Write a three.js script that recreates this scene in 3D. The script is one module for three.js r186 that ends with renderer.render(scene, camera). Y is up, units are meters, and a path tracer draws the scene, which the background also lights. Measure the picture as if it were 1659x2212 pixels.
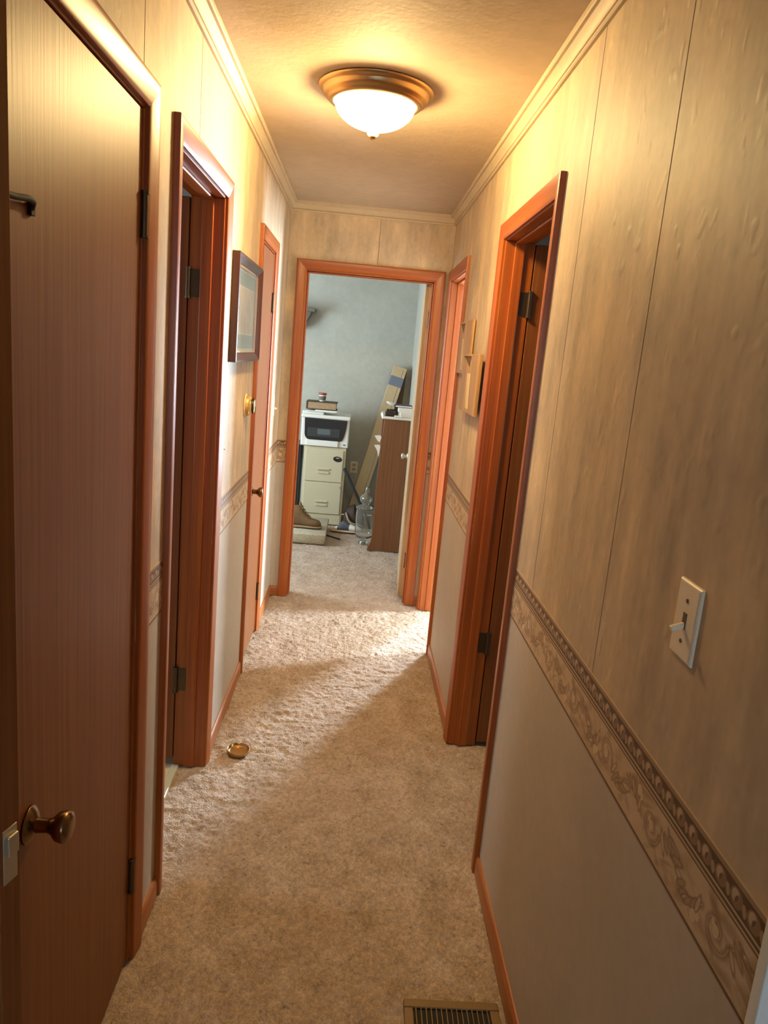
import * as THREE from 'three';
import { RoundedBoxGeometry } from 'three/addons/geometries/RoundedBoxGeometry.js';
import { mergeGeometries, toCreasedNormals } from 'three/addons/utils/BufferGeometryUtils.js';
import { RectAreaLightUniformsLib } from 'three/addons/lights/RectAreaLightUniformsLib.js';

// ------------------------------------------------------------------ camera, sky, lights, exposure
const scene = new THREE.Scene();
const camera = new THREE.PerspectiveCamera(68.68, 1659 / 2212, 0.02, 60);
camera.position.set(0.4772, 1.5837, 4.6572);
camera.rotation.order = 'YXZ';
camera.rotation.set(-0.2072, -0.0475, 0.0887);
scene.add(camera);
const renderer = new THREE.WebGLRenderer({ antialias: true });
renderer.toneMapping = THREE.LinearToneMapping;
renderer.toneMappingExposure = 1.0;
renderer.shadowMap.enabled = true;
RectAreaLightUniformsLib.init();
scene.background = new THREE.Color().setRGB(0.72, 0.86, 1.0);      // even, overcast sky outside the windows
scene.backgroundIntensity = 4;
const LAMP_CD = 4.0, LAMP_DOWN_CD = 3.6, LAMP_COLOR = [1.0, 0.69, 0.29];
const DAY = [0.70, 0.87, 1.0];
// daylight through each window: brightness of the sky seen in that opening
const SKY_BEDROOM_SIDE = 380, SKY_BEDROOM_END = 450, SKY_OFFICE = 25, SKY_BATH = 8, SKY_NEAR = 1.7, SKY_FRONT_BEDROOM = 3;

// ------------------------------------------------------------------ sizes of the place (metres; z runs down the hall towards the viewer)
const W = 0.9745, H = 2.4074, DEPTH = 0.11, PANEL = 0.006;
const XL = -2.0, XR = 4.6, ZB = -2.62, ZN = 7.3, ZHALL_L = 3.70, ZHALL_R = 3.955;
const DOOR_TOP = 2.028, BORDER_LOW = 0.868, BORDER_HIGH = 1.012;

// ------------------------------------------------------------------ noise and textures
function rng(seed) { let a = seed >>> 0; return () => { a = (a + 0x6D2B79F5) | 0; let t = Math.imul(a ^ (a >>> 15), 1 | a); t = (t + Math.imul(t ^ (t >>> 7), 61 | t)) ^ t; return ((t ^ (t >>> 14)) >>> 0) / 4294967296; }; }
function hash(x, y, s) { let h = Math.imul(x | 0, 374761393) ^ Math.imul(y | 0, 668265263) ^ Math.imul(s | 0, 2246822519); h = Math.imul(h ^ (h >>> 13), 1274126177); h ^= h >>> 16; h = Math.imul(h, 2246822507); return ((h ^ (h >>> 13)) >>> 0) / 4294967296; }
const mod = (a, n) => ((a % n) + n) % n;
function noise(x, y, px, py, s) {                                   // value noise, periodic in px, py cells
  const x0 = Math.floor(x), y0 = Math.floor(y); let fx = x - x0, fy = y - y0;
  fx = fx * fx * (3 - 2 * fx); fy = fy * fy * (3 - 2 * fy);
  const a = hash(mod(x0, px), mod(y0, py), s), b = hash(mod(x0 + 1, px), mod(y0, py), s), c = hash(mod(x0, px), mod(y0 + 1, py), s), d = hash(mod(x0 + 1, px), mod(y0 + 1, py), s);
  return a + (b - a) * fx + (c - a) * fy + (a - b - c + d) * fx * fy;
}
function fbm(u, v, fx, fy, oct, s) { let t = 0, n = 0, a = 1; for (let o = 0; o < oct; o++) { const k = 1 << o; t += a * noise(u * fx * k, v * fy * k, fx * k, fy * k, s + o * 17); n += a; a *= 0.55; } return t / n; }
function dataTex(w, h, f, srgb = true) {
  const d = new Uint8Array(w * h * 4);
  for (let j = 0; j < h; j++) for (let i = 0; i < w; i++) { const c = f(i / w, j / h), k = (j * w + i) * 4; for (let q = 0; q < 3; q++) d[k + q] = Math.max(0, Math.min(255, Math.round((Array.isArray(c) ? c[q] : c) * 255))); d[k + 3] = 255; }
  const t = new THREE.DataTexture(d, w, h, THREE.RGBAFormat); t.wrapS = t.wrapT = THREE.RepeatWrapping; t.magFilter = THREE.LinearFilter; t.minFilter = THREE.LinearMipmapLinearFilter; t.generateMipmaps = true;
  if (srgb) t.colorSpace = THREE.SRGBColorSpace; t.needsUpdate = true; return t;
}
const sized = (t, su, sv) => { t.repeat.set(1 / su, 1 / sv); return t; };
const lin = (r, g, b) => new THREE.Color().setRGB(r, g, b);
const hex = (h) => new THREE.Color(h);
// wood: u across the grain (0.3 m), v along it (1.4 m)
function woodTex(s, contrast, dark) {
  return sized(dataTex(256, 512, (u, v) => {
    const warp = 0.05 * (fbm(u, v, 3, 3, 2, s + 5) - 0.5), uu = u + warp;
    const g = fbm(uu, v, 40, 3, 3, s), f = fbm(uu, v, 110, 10, 2, s + 9), broad = fbm(uu, v, 7, 2, 2, s + 3);
    const k = 0.86 + contrast * ((g - 0.5) * 0.9 + (f - 0.5) * 0.6 + (broad - 0.5) * 0.7);
    return [k, k * (1 - dark * (0.5 - g) * 0.6), k * (1 - dark * (0.5 - g))];
  }), 0.3, 1.4);
}
const woodBump = sized(dataTex(256, 512, (u, v) => 0.5 + 0.6 * (fbm(u, v, 60, 5, 3, 71) - 0.5), false), 0.3, 1.4);
const T = {
  trimWood: woodTex(11, 0.20, 0.5), doorWood: woodTex(31, 0.15, 0.4), plainWood: woodTex(51, 0.34, 0.3),
  wallUp: sized(dataTex(512, 512, (u, v) => {
    const streak = fbm(u, v, 26, 5, 3, 3), blot = fbm(u, v, 7, 6, 4, 23), fine = fbm(u, v, 90, 60, 2, 41);
    const k = 0.87 + 0.20 * (streak - 0.5) + 0.26 * (blot - 0.5) + 0.07 * (fine - 0.5), w = blot - 0.5;
    return [k, k * (1 - 0.04 * w), k * (1 - 0.16 * w)];
  }), 1.1, 1.1),
  wallUpBump: sized(dataTex(512, 512, (u, v) => {
    const b = fbm(u, v, 30, 20, 3, 8), dots = Math.max(0, fbm(u, v, 46, 32, 2, 77) - 0.68) * 3;
    return 0.35 + 0.4 * (b - 0.5) + dots;
  }, false), 1.1, 1.1),
  wallLow: sized(dataTex(256, 256, (u, v) => { const k = 0.93 + 0.05 * (fbm(u, v, 40, 40, 3, 6) - 0.5) + 0.05 * (fbm(u, v, 5, 4, 2, 4) - 0.5); return [k, k, k]; }), 0.9, 0.9),
  plaster: sized(dataTex(256, 256, (u, v) => { const k = 0.92 + 0.07 * (fbm(u, v, 30, 30, 4, 16) - 0.5) + 0.05 * (fbm(u, v, 4, 5, 2, 14) - 0.5); return [k, k, k]; }), 1.0, 1.0),
  plasterBump: sized(dataTex(256, 256, (u, v) => fbm(u, v, 48, 48, 3, 19), false), 0.6, 0.6),
  carpet: sized(dataTex(1024, 1024, (u, v) => {
    const fib = fbm(u, v, 190, 150, 2, 2), tuft = fbm(u, v, 62, 50, 3, 12), dirt = fbm(u, v, 9, 8, 4, 22), spot = Math.max(0, fbm(u, v, 40, 36, 2, 33) - 0.72) * 2.2;
    const k = 0.82 + 0.22 * (fib - 0.5) + 0.22 * (tuft - 0.5) + 0.16 * (dirt - 0.5) - 0.28 * spot, w = dirt - 0.5;
    return [k, k * (1 + 0.05 * w), k * (1 + 0.14 * w)];
  }), 0.62, 0.62),
  carpetBump: sized(dataTex(512, 512, (u, v) => 0.6 * fbm(u, v, 120, 100, 2, 2) + 0.4 * fbm(u, v, 40, 34, 2, 12), false), 0.4, 0.4),
  fabric: sized(dataTex(128, 128, (u, v) => { const k = 0.85 + 0.3 * (fbm(u, v, 50, 50, 3, 61) - 0.5); return [k, k, k]; }), 0.3, 0.3),
};
// printed wallpaper border, 0.64 m long, 0.144 m high: a leaf band, two pin lines and marbled scrolls
function borderTexture() {
  const c = document.createElement('canvas'); c.width = 1024; c.height = 232;
  const g = c.getContext('2d'), r = rng(5);
  g.fillStyle = '#c6ad8e'; g.fillRect(0, 0, 1024, 232);
  const wrap = (draw, x) => { for (const d of [-1024, 0, 1024]) { g.save(); g.translate(x + d, 0); draw(); g.restore(); } };
  for (let k = 0; k < 150; k++) {                                   // marbled ground
    const x = r() * 1024, y = 90 + r() * 136, a = r() * 60 + 12, b = r() * 18 + 4, rot = (r() - 0.5) * 1.8, tone = ['#a98a6e', '#d2bc9d', '#957861', '#cbb091', '#a18468', '#84694f'][Math.floor(r() * 6)];
    wrap(() => { for (const f of [1, 0.75, 0.5]) { g.globalAlpha = 0.16; g.fillStyle = tone; g.beginPath(); g.ellipse(0, y, a * f, b * f, rot, 0, 7); g.fill(); } g.globalAlpha = 1; }, x);
  }
  for (let m = 0; m < 3; m++) {                                     // large soft acanthus leaves on a curling stem
    const x = m * 341.3 + 40, up = m % 2 ? -1 : 1;
    wrap(() => {
      g.lineCap = 'round';
      for (const [col, lw, al] of [['#6d5543', 22, 0.18], ['#7a604c', 13, 0.28], ['#9a7c61', 7, 0.4], ['#d3bc9b', 3, 0.5]]) {
        g.strokeStyle = col; g.lineWidth = lw; g.globalAlpha = al; g.beginPath();
        for (let a = 0; a <= 60; a++) { const th = a / 60 * 8.4, rad = 50 - a * 0.7, px = Math.cos(th) * rad, py = 152 + up * Math.sin(th) * rad * 0.85; a ? g.lineTo(px, py) : g.moveTo(px, py); }
        g.stroke();
        g.beginPath(); g.moveTo(50, 152); g.bezierCurveTo(110, 152 - up * 80, 170, 152 + up * 84, 280, 152 - up * 10); g.stroke();
      }
      for (let k = 0; k < 13; k++) {
        const lx = 70 + k * 16, ly = 152 - up * Math.sin(k * 0.52) * 34 + (r() - 0.5) * 16, rot = up * (1.1 - k * 0.2) + (r() - 0.5) * 0.7, len = 18 + r() * 16;
        for (const [f, col, al] of [[1.15, '#6f5644', 0.3], [1, '#8d7159', 0.5], [0.7, k % 3 ? '#b39676' : '#d3bc9c', 0.75]]) { g.globalAlpha = al; g.fillStyle = col; g.beginPath(); g.ellipse(lx, ly, len * f, 9 * f, rot, 0, 7); g.fill(); }
      }
      g.globalAlpha = 0.8; g.fillStyle = '#d8c3a3'; for (const [cx, cy, cr] of [[0, 152, 12], [-14, 140, 7], [250, 152 + up * 40, 13], [268, 152 + up * 30, 8]]) { g.beginPath(); g.ellipse(cx, cy, cr, cr * 1.2, 0.4, 0, 7); g.fill(); }
      g.globalAlpha = 1;
    }, x);
  }
  g.fillStyle = '#9d7f63'; g.fillRect(0, 0, 1024, 14);
  g.fillStyle = '#5f4836'; g.fillRect(0, 14, 1024, 50);
  for (let k = 0; k < 16; k++) wrap(() => {                         // egg and leaf band
    g.fillStyle = '#8b6e55'; g.beginPath(); g.ellipse(0, 39, 24, 20, 0, 0, 7); g.fill();
    g.fillStyle = '#bda384'; g.beginPath(); g.ellipse(-5, 36, 13, 14, 0.5, 0, 7); g.fill();
    g.fillStyle = '#6e5440'; g.beginPath(); g.ellipse(1, 40, 5, 10, 0.5, 0, 7); g.fill();
    g.fillStyle = '#a98d70'; g.beginPath(); g.ellipse(31, 44, 8, 13, -0.4, 0, 7); g.fill();
  }, k * 64 + 20);
  for (const [y, h, col] of [[0, 3, '#d2b994'], [64, 5, '#c8ad8b'], [69, 8, '#6a5240'], [77, 4, '#cdb392'], [81, 6, '#7a604a'], [224, 8, '#6f5138'], [221, 3, '#c6a988']]) { g.fillStyle = col; g.fillRect(0, y, 1024, h); }
  const t = new THREE.CanvasTexture(c); t.colorSpace = THREE.SRGBColorSpace; t.wrapS = THREE.RepeatWrapping; t.repeat.set(1 / 0.64, 1); return t;
}
function pictureTexture() {                                         // the faded print in the picture frame
  const c = document.createElement('canvas'); c.width = 512; c.height = 320; const g = c.getContext('2d'), r = rng(9);
  g.fillStyle = '#6f7d78'; g.fillRect(0, 0, 512, 320);
  g.fillStyle = '#b9a68e'; g.fillRect(44, 62, 424, 196);
  for (let k = 0; k < 60; k++) { g.globalAlpha = 0.25; g.fillStyle = ['#8c7a67', '#a8927a', '#7c7a76', '#c4b49c'][k % 4]; g.beginPath(); g.ellipse(60 + r() * 392, 80 + r() * 165, 10 + r() * 36, 8 + r() * 30, r() * 3, 0, 7); g.fill(); }
  g.globalAlpha = 1; g.strokeStyle = '#d9cdb8'; g.lineWidth = 4; g.strokeRect(44, 62, 424, 196);
  const t = new THREE.CanvasTexture(c); t.colorSpace = THREE.SRGBColorSpace; return t;
}

// ------------------------------------------------------------------ materials
const std = (o) => new THREE.MeshStandardMaterial(o), phy = (o) => new THREE.MeshPhysicalMaterial(o);
const M = {
  trim: phy({ color: lin(0.47, 0.108, 0.008), map: T.trimWood, roughness: 0.4, clearcoat: 0.1, clearcoatRoughness: 0.22 }),
  door: phy({ color: lin(0.29, 0.090, 0.020), map: T.doorWood, roughness: 0.46, specularIntensity: 0.75, bumpMap: woodBump, bumpScale: 0.0005 }),
  doorEnd: phy({ color: lin(0.62, 0.44, 0.26), map: T.plainWood, roughness: 0.5 }),
  base: phy({ color: lin(0.52, 0.165, 0.038), map: T.trimWood, roughness: 0.42, clearcoat: 0.2, clearcoatRoughness: 0.3 }),
  wallUp: std({ color: lin(0.66, 0.51, 0.35), map: T.wallUp, roughness: 0.58, bumpMap: T.wallUpBump, bumpScale: 0.0012 }),
  wallLow: std({ color: lin(0.56, 0.475, 0.385), map: T.wallLow, roughness: 0.62 }),
  crown: std({ color: lin(0.62, 0.50, 0.34), map: T.wallLow, roughness: 0.6 }),
  ceiling: std({ color: lin(0.62, 0.50, 0.36), map: T.plaster, roughness: 0.75, bumpMap: T.plasterBump, bumpScale: 0.0008 }),
  border: std({ map: borderTexture(), roughness: 0.6 }),
  office: std({ color: lin(0.50, 0.485, 0.41), map: T.plaster, roughness: 0.7 }),
  room: std({ color: lin(0.55, 0.52, 0.46), map: T.plaster, roughness: 0.8 }),
  core: std({ color: lin(0.30, 0.22, 0.15), roughness: 0.9 }),
  carpet: phy({ color: lin(0.62, 0.465, 0.345), map: T.carpet, roughness: 1, bumpMap: T.carpetBump, bumpScale: 0.006, sheen: 0.3, sheenRoughness: 0.6, sheenColor: lin(0.9, 0.8, 0.7) }),
  carpetPlain: std({ color: lin(0.62, 0.465, 0.345), map: T.carpet, roughness: 1 }),
  vinyl: std({ color: lin(0.78, 0.70, 0.50), map: T.wallLow, roughness: 0.35 }),
  threshold: std({ color: lin(0.70, 0.74, 0.62), roughness: 0.3, metalness: 0.3 }),
  hinge: std({ color: lin(0.10, 0.072, 0.045), roughness: 0.4, metalness: 0.8 }),
  brass: std({ color: lin(0.55, 0.36, 0.14), roughness: 0.28, metalness: 1 }),
  oldBrass: std({ color: lin(0.24, 0.15, 0.08), roughness: 0.25, metalness: 1 }),
  silver: std({ color: lin(0.62, 0.6, 0.5), roughness: 0.35, metalness: 0.9 }),
  copper: std({ color: lin(0.50, 0.34, 0.17), roughness: 0.34, metalness: 1 }),
  ivory: std({ color: lin(0.80, 0.70, 0.53), roughness: 0.35 }),
  screw: std({ color: lin(0.10, 0.075, 0.05), roughness: 0.5 }),
  dome: std({ color: lin(1, 0.95, 0.85), roughness: 0.4, emissive: lin(1, 0.86, 0.56), emissiveIntensity: 3.2 }),
  whiteTrim: std({ color: lin(0.78, 0.78, 0.76), roughness: 0.45 }),
  glass: phy({ color: 0xffffff, transmission: 1, thickness: 0, roughness: 0.02, ior: 1.5 }),
  jar: phy({ color: 0xf4f6f2, transmission: 0.97, thickness: 0.004, roughness: 0.04, ior: 1.5 }),
  black: std({ color: lin(0.012, 0.012, 0.013), roughness: 0.3 }),
  iron: std({ color: lin(0.02, 0.016, 0.013), roughness: 0.75 }),
  darkGrey: std({ color: lin(0.03, 0.033, 0.035), roughness: 0.35 }),
  screen: std({ color: lin(0.10, 0.12, 0.125), roughness: 0.2 }),
  printer: std({ color: lin(0.70, 0.69, 0.63), roughness: 0.45 }),
  putty: std({ color: lin(0.52, 0.47, 0.32), roughness: 0.42 }),
  gripPutty: std({ color: lin(0.40, 0.355, 0.235), roughness: 0.5 }),
  white: std({ color: lin(0.80, 0.79, 0.75), roughness: 0.55 }),
  paper: std({ color: lin(0.80, 0.78, 0.72), roughness: 0.8 }),
  pages: std({ color: lin(0.50, 0.33, 0.18), map: T.fabric, roughness: 0.9 }),
  bookCover: std({ color: lin(0.055, 0.028, 0.016), roughness: 0.6 }),
  card: std({ color: lin(0.58, 0.43, 0.25), map: T.wallLow, roughness: 0.85 }),
  tape: std({ color: lin(0.13, 0.16, 0.21), roughness: 0.4 }),
  cabinet: phy({ color: lin(0.25, 0.095, 0.028), map: T.doorWood, roughness: 0.5 }),
  leather: std({ color: lin(0.24, 0.135, 0.055), map: T.fabric, roughness: 0.75 }),
  sole: std({ color: lin(0.30, 0.20, 0.115), roughness: 0.85 }),
  cushion: std({ color: lin(0.56, 0.485, 0.34), map: T.fabric, roughness: 0.95 }),
  mesh: std({ color: lin(0.10, 0.11, 0.12), map: T.fabric, roughness: 0.8 }),
  tan: std({ color: lin(0.50, 0.36, 0.24), roughness: 0.8 }),
  brownStuff: std({ color: lin(0.055, 0.030, 0.018), map: T.fabric, roughness: 0.8 }),
  red: std({ color: lin(0.35, 0.05, 0.03), roughness: 0.5 }),
  navy: std({ color: lin(0.025, 0.026, 0.07), roughness: 0.5 }),
  plaque: phy({ color: lin(0.58, 0.34, 0.145), map: T.plainWood, roughness: 0.5 }),
  plaquePale: std({ color: lin(0.90, 0.72, 0.45), map: T.plainWood, roughness: 0.6 }),
  plaqueDark: std({ color: lin(0.14, 0.085, 0.045), roughness: 0.8 }),
  frame: phy({ color: lin(0.085, 0.026, 0.022), map: T.plainWood, roughness: 0.35, clearcoat: 0.3, clearcoatRoughness: 0.2 }),
  gold: std({ color: lin(0.72, 0.48, 0.18), roughness: 0.4, metalness: 0.6 }),
  mat: std({ color: lin(0.55, 0.56, 0.54), roughness: 0.8 }),
  print: std({ map: pictureTexture(), roughness: 0.5 }),
  vent: std({ color: lin(0.17, 0.105, 0.045), roughness: 0.5, metalness: 0.4 }),
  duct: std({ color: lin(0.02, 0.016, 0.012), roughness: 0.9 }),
  shelfGrey: std({ color: lin(0.14, 0.12, 0.09), roughness: 0.8 }),
};

// ------------------------------------------------------------------ builders
const taken = new Map();
function numbered(n) { const k = taken.get(n) ?? 0; taken.set(n, k + 1); return k ? `${n}_${String(k).padStart(3, '0')}` : n; }
function lit(o) { o.castShadow = o.receiveShadow = true; return o; }
// uv in metres from the position, by the way each face points; v runs along the grain axis
function metres(geo, grain = 'y') {
  const g = geo.index ? geo.toNonIndexed() : geo, p = g.attributes.position, n = p.count, uv = new Float32Array(n * 2), a = new THREE.Vector3(), b = new THREE.Vector3(), c = new THREE.Vector3();
  const gi = 'xyz'.indexOf(grain);
  for (let t = 0; t < n; t += 3) {
    a.fromBufferAttribute(p, t); b.fromBufferAttribute(p, t + 1); c.fromBufferAttribute(p, t + 2);
    const nx = b.clone().sub(a).cross(c.clone().sub(a)), m = [Math.abs(nx.x), Math.abs(nx.y), Math.abs(nx.z)], ax = m.indexOf(Math.max(...m));
    const rest = [0, 1, 2].filter((i) => i !== ax), vi = rest.includes(gi) ? gi : rest[1], ui = rest.find((i) => i !== vi);
    for (let k = 0; k < 3; k++) { uv[(t + k) * 2] = p.getComponent(t + k, ui); uv[(t + k) * 2 + 1] = p.getComponent(t + k, vi); }
  }
  g.setAttribute('uv', new THREE.BufferAttribute(uv, 2)); return g;
}
function box(x0, x1, y0, y1, z0, z1, grain = 'y') { return metres(new THREE.BoxGeometry(x1 - x0, y1 - y0, z1 - z0).translate((x0 + x1) / 2, (y0 + y1) / 2, (z0 + z1) / 2), grain); }
function rbox(x0, x1, y0, y1, z0, z1, r = 0.003, grain = 'y', seg = 2) { const m = Math.min(x1 - x0, y1 - y0, z1 - z0); return metres(new RoundedBoxGeometry(x1 - x0, y1 - y0, z1 - z0, seg, Math.min(r, m * 0.49)).translate((x0 + x1) / 2, (y0 + y1) / 2, (z0 + z1) / 2), grain); }
const merge = (list) => mergeGeometries(list.map((g) => { const q = g.index ? g.toNonIndexed() : g; for (const k of Object.keys(q.attributes)) if (!['position', 'normal', 'uv'].includes(k)) q.deleteAttribute(k); return q; }));
function part(parent, name, geo, mat, label) { const m = lit(new THREE.Mesh(geo, mat)); m.name = name; parent.add(m); if (label) m.userData.label = label; return m; }
function thing(name, label, category, pos = [0, 0, 0], group) { const o = new THREE.Group(); o.name = numbered(name); o.position.set(...pos); o.userData = { label, category }; if (group) o.userData.group = group; scene.add(o); return o; }
function single(name, geo, mat, label, category, pos = [0, 0, 0], group) { const m = lit(new THREE.Mesh(geo, mat)); m.name = numbered(name); m.position.set(...pos); m.userData = { label, category }; if (group) m.userData.group = group; scene.add(m); return m; }
function structure(name, label, category) { const o = new THREE.Group(); o.name = numbered(name); o.userData = { kind: 'structure', label, category }; scene.add(o); return o; }
function structMesh(name, geo, mat, label, category) { const m = lit(new THREE.Mesh(geo, mat)); m.name = numbered(name); m.userData = { kind: 'structure', label, category }; scene.add(m); return m; }
const lathe = (pts, seg = 40) => new THREE.LatheGeometry(pts.map(([r, y]) => new THREE.Vector2(r, y)), seg);
function tube(points, r, seg = 24, rad = 8) { return new THREE.TubeGeometry(new THREE.CatmullRomCurve3(points.map((p) => new THREE.Vector3(...p))), seg, r, rad); }
function cylinderX(r, x0, x1, y, z, seg = 20) { return new THREE.CylinderGeometry(r, r, x1 - x0, seg).rotateZ(Math.PI / 2).translate((x0 + x1) / 2, y, z); }
function cylinderY(r, y0, y1, x, z, seg = 20) { return new THREE.CylinderGeometry(r, r, y1 - y0, seg).translate(x, (y0 + y1) / 2, z); }

// the three faces of the hall: (along, up, proud of the wall) -> world
const FACE = {
  left: (s, y, t) => [t, y, s], right: (s, y, t) => [W - t, y, s], end: (s, y, t) => [s, y, t],
};
function faceBox(face, s0, s1, y0, y1, t0, t1, grain = 'y', r = 0) {
  const a = FACE[face](s0, y0, t0), b = FACE[face](s1, y1, t1), lo = a.map((v, i) => Math.min(v, b[i])), hi = a.map((v, i) => Math.max(v, b[i]));
  return r ? rbox(lo[0], hi[0], lo[1], hi[1], lo[2], hi[2], r, grain) : box(lo[0], hi[0], lo[1], hi[1], lo[2], hi[2], grain);
}
// a moulding: profile [[across, proud], ...] swept from p(across) to q(across)
function moulding(face, profile, from, to) {
  const pos = [], uv = [], idx = []; let run = 0;
  profile.forEach(([a, t], i) => {
    if (i) run += Math.hypot(a - profile[i - 1][0], t - profile[i - 1][1]);
    const [s0, y0] = from(a), [s1, y1] = to(a);
    pos.push(...FACE[face](s0, y0, t), ...FACE[face](s1, y1, t));
    uv.push(run, 0.31 * s0 + y0 * 0.0, run, 0.31 * s0 + Math.hypot(s1 - s0, y1 - y0));
    if (i) { const k = i * 2; idx.push(k - 2, k - 1, k, k - 1, k + 1, k); }
  });
  const g = new THREE.BufferGeometry(); g.setAttribute('position', new THREE.Float32BufferAttribute(pos, 3)); g.setAttribute('uv', new THREE.Float32BufferAttribute(uv, 2)); g.setIndex(idx); g.computeVertexNormals();
  return toCreasedNormals(g, 0.7);
}
const CASING = [[0, -0.004], [0, 0.009], [0.002, 0.0105], [0.010, 0.0125], [0.020, 0.0145], [0.032, 0.0165], [0.044, 0.0178], [0.0525, 0.0178], [0.056, 0.0165], [0.057, 0.014], [0.057, -0.004]];
const REVEAL = 0.005;
// casing, jambs and stops of an opening; leafSide 'room' puts the stop so that the leaf closes flush with the far face
function doorTrim(face, n, a, b, label, leafSide, depth = DEPTH) {
  const g = structure(`trim_${n}`, label, 'door frame'), top = DOOR_TOP, R = REVEAL;
  part(g, 'casing_leg', moulding(face, CASING, (w) => [a - R - w, 0], (w) => [a - R - w, top + R + w]), M.trim);
  part(g, 'casing_leg', moulding(face, CASING, (w) => [b + R + w, 0], (w) => [b + R + w, top + R + w]), M.trim);
  part(g, 'casing_head', moulding(face, CASING, (w) => [a - R - w, top + R + w], (w) => [b + R + w, top + R + w]), M.trim);
  const d = depth;
  part(g, 'jamb', faceBox(face, a - 0.018, a, 0, top, -d, 0.0005, 'y', 0.002), M.trim);
  part(g, 'jamb', faceBox(face, b, b + 0.018, 0, top, -d, 0.0005, 'y', 0.002), M.trim);
  part(g, 'head_jamb', faceBox(face, a - 0.018, b + 0.018, top, top + 0.018, -d, 0.0005, face === 'end' ? 'x' : 'z', 0.002), M.trim);
  const [t0, t1] = leafSide === 'room' ? [-d + 0.038, -d + 0.076] : [-0.078, -0.042];
  part(g, 'stop', faceBox(face, a, a + 0.010, 0, top, t0, t1, 'y', 0.004), M.trim);
  part(g, 'stop', faceBox(face, b - 0.010, b, 0, top, t0, t1, 'y', 0.004), M.trim);
  part(g, 'head_stop', faceBox(face, a, b, top - 0.010, top, t0, t1, face === 'end' ? 'x' : 'z', 0.004), M.trim);
  return g;
}
function knobParts(parent, at, dir, mat, rose = 0.032, ball = 0.026, reach = 0.062) {   // a knob along +x or -x (dir), on the face at `at`
  const prof = [[0, 0], [rose, 0], [rose, 0.004], [rose * 0.7, 0.010], [0.012, 0.013], [0.011, reach * 0.45], [0.014, reach * 0.55], [ball * 0.9, reach * 0.68], [ball, reach * 0.82], [ball * 0.92, reach * 0.95], [ball * 0.5, reach], [0, reach]];
  const k = part(parent, 'knob', lathe(prof.slice(4), 28).rotateZ(-dir * Math.PI / 2).translate(...at), mat);
  part(k, 'rose', lathe(prof.slice(0, 5), 28).rotateZ(-dir * Math.PI / 2).translate(...at), mat);
  return k;
}
function barrelHinge(parent, x, y, z, h = 0.09) {                  // knuckle upright in the gap, with its tips
  part(parent, 'hinge', merge([cylinderY(0.0075, y - h / 2, y + h / 2, x, z, 12), cylinderY(0.0095, y + h / 2, y + h / 2 + 0.006, x, z, 12), cylinderY(0.0095, y - h / 2 - 0.006, y - h / 2, x, z, 12)]), M.hinge);
}

// ------------------------------------------------------------------ openings
const D1 = [2.987, 3.628], D2 = [2.064, 2.687], D3 = [0.662, 1.158], R1 = [1.772, 2.511], R2 = [0.092, 0.760], E1 = [0.118, 0.879];
const OUT = 0.062;                                                   // from the opening to the outside of the casing

// ------------------------------------------------------------------ walls of the hall
function wallBoxes(s0, s1, openings, y1 = H) {                      // [s0, s1, y0, y1] rectangles of a wall with door openings
  const out = []; let s = s0;
  for (const [a, b] of openings) { if (a > s) out.push([s, a, 0, y1]); out.push([a, b, DOOR_TOP + 0.018, y1]); s = b; }
  if (s < s1) out.push([s, s1, 0, y1]);
  return out;
}
const grow = ([a, b]) => [a - 0.018, b + 0.018];
function panelShape(face, s0, s1, y0, y1, openings, grain = 'y') {  // one sheet of panelling, cut round the doors
  const cuts = openings.filter(([a, b]) => b > s0 && a < s1), poly = [];
  if (!cuts.some(([a]) => a <= s0 + 1e-6)) poly.push([s0, y0]);
  for (const [a, b] of cuts) {
    if (a > s0 + 1e-6) poly.push([a, y0], [a, DOOR_TOP + 0.018]); else poly.push([s0, DOOR_TOP + 0.018]);
    if (b < s1 - 1e-6) poly.push([b, DOOR_TOP + 0.018], [b, y0]); else poly.push([s1, DOOR_TOP + 0.018]);
  }
  if (!cuts.some(([, b]) => b >= s1 - 1e-6)) poly.push([s1, y0]);
  poly.push([s1, y1], [s0, y1]);
  const sh = new THREE.Shape(poly.map((p) => new THREE.Vector2(...p)));
  const g = new THREE.ExtrudeGeometry(sh, { depth: PANEL - 0.001, bevelEnabled: true, bevelThickness: 0.001, bevelSize: 0.0012, bevelOffset: -0.0012, bevelSegments: 1 });
  const p = g.attributes.position;
  for (let i = 0; i < p.count; i++) { const q = FACE[face](p.getX(i), p.getY(i), p.getZ(i) - (PANEL - 0.001) - 0.001 + 0.0); p.setXYZ(i, ...q); }
  g.computeVertexNormals(); return metres(g, grain);
}
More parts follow.
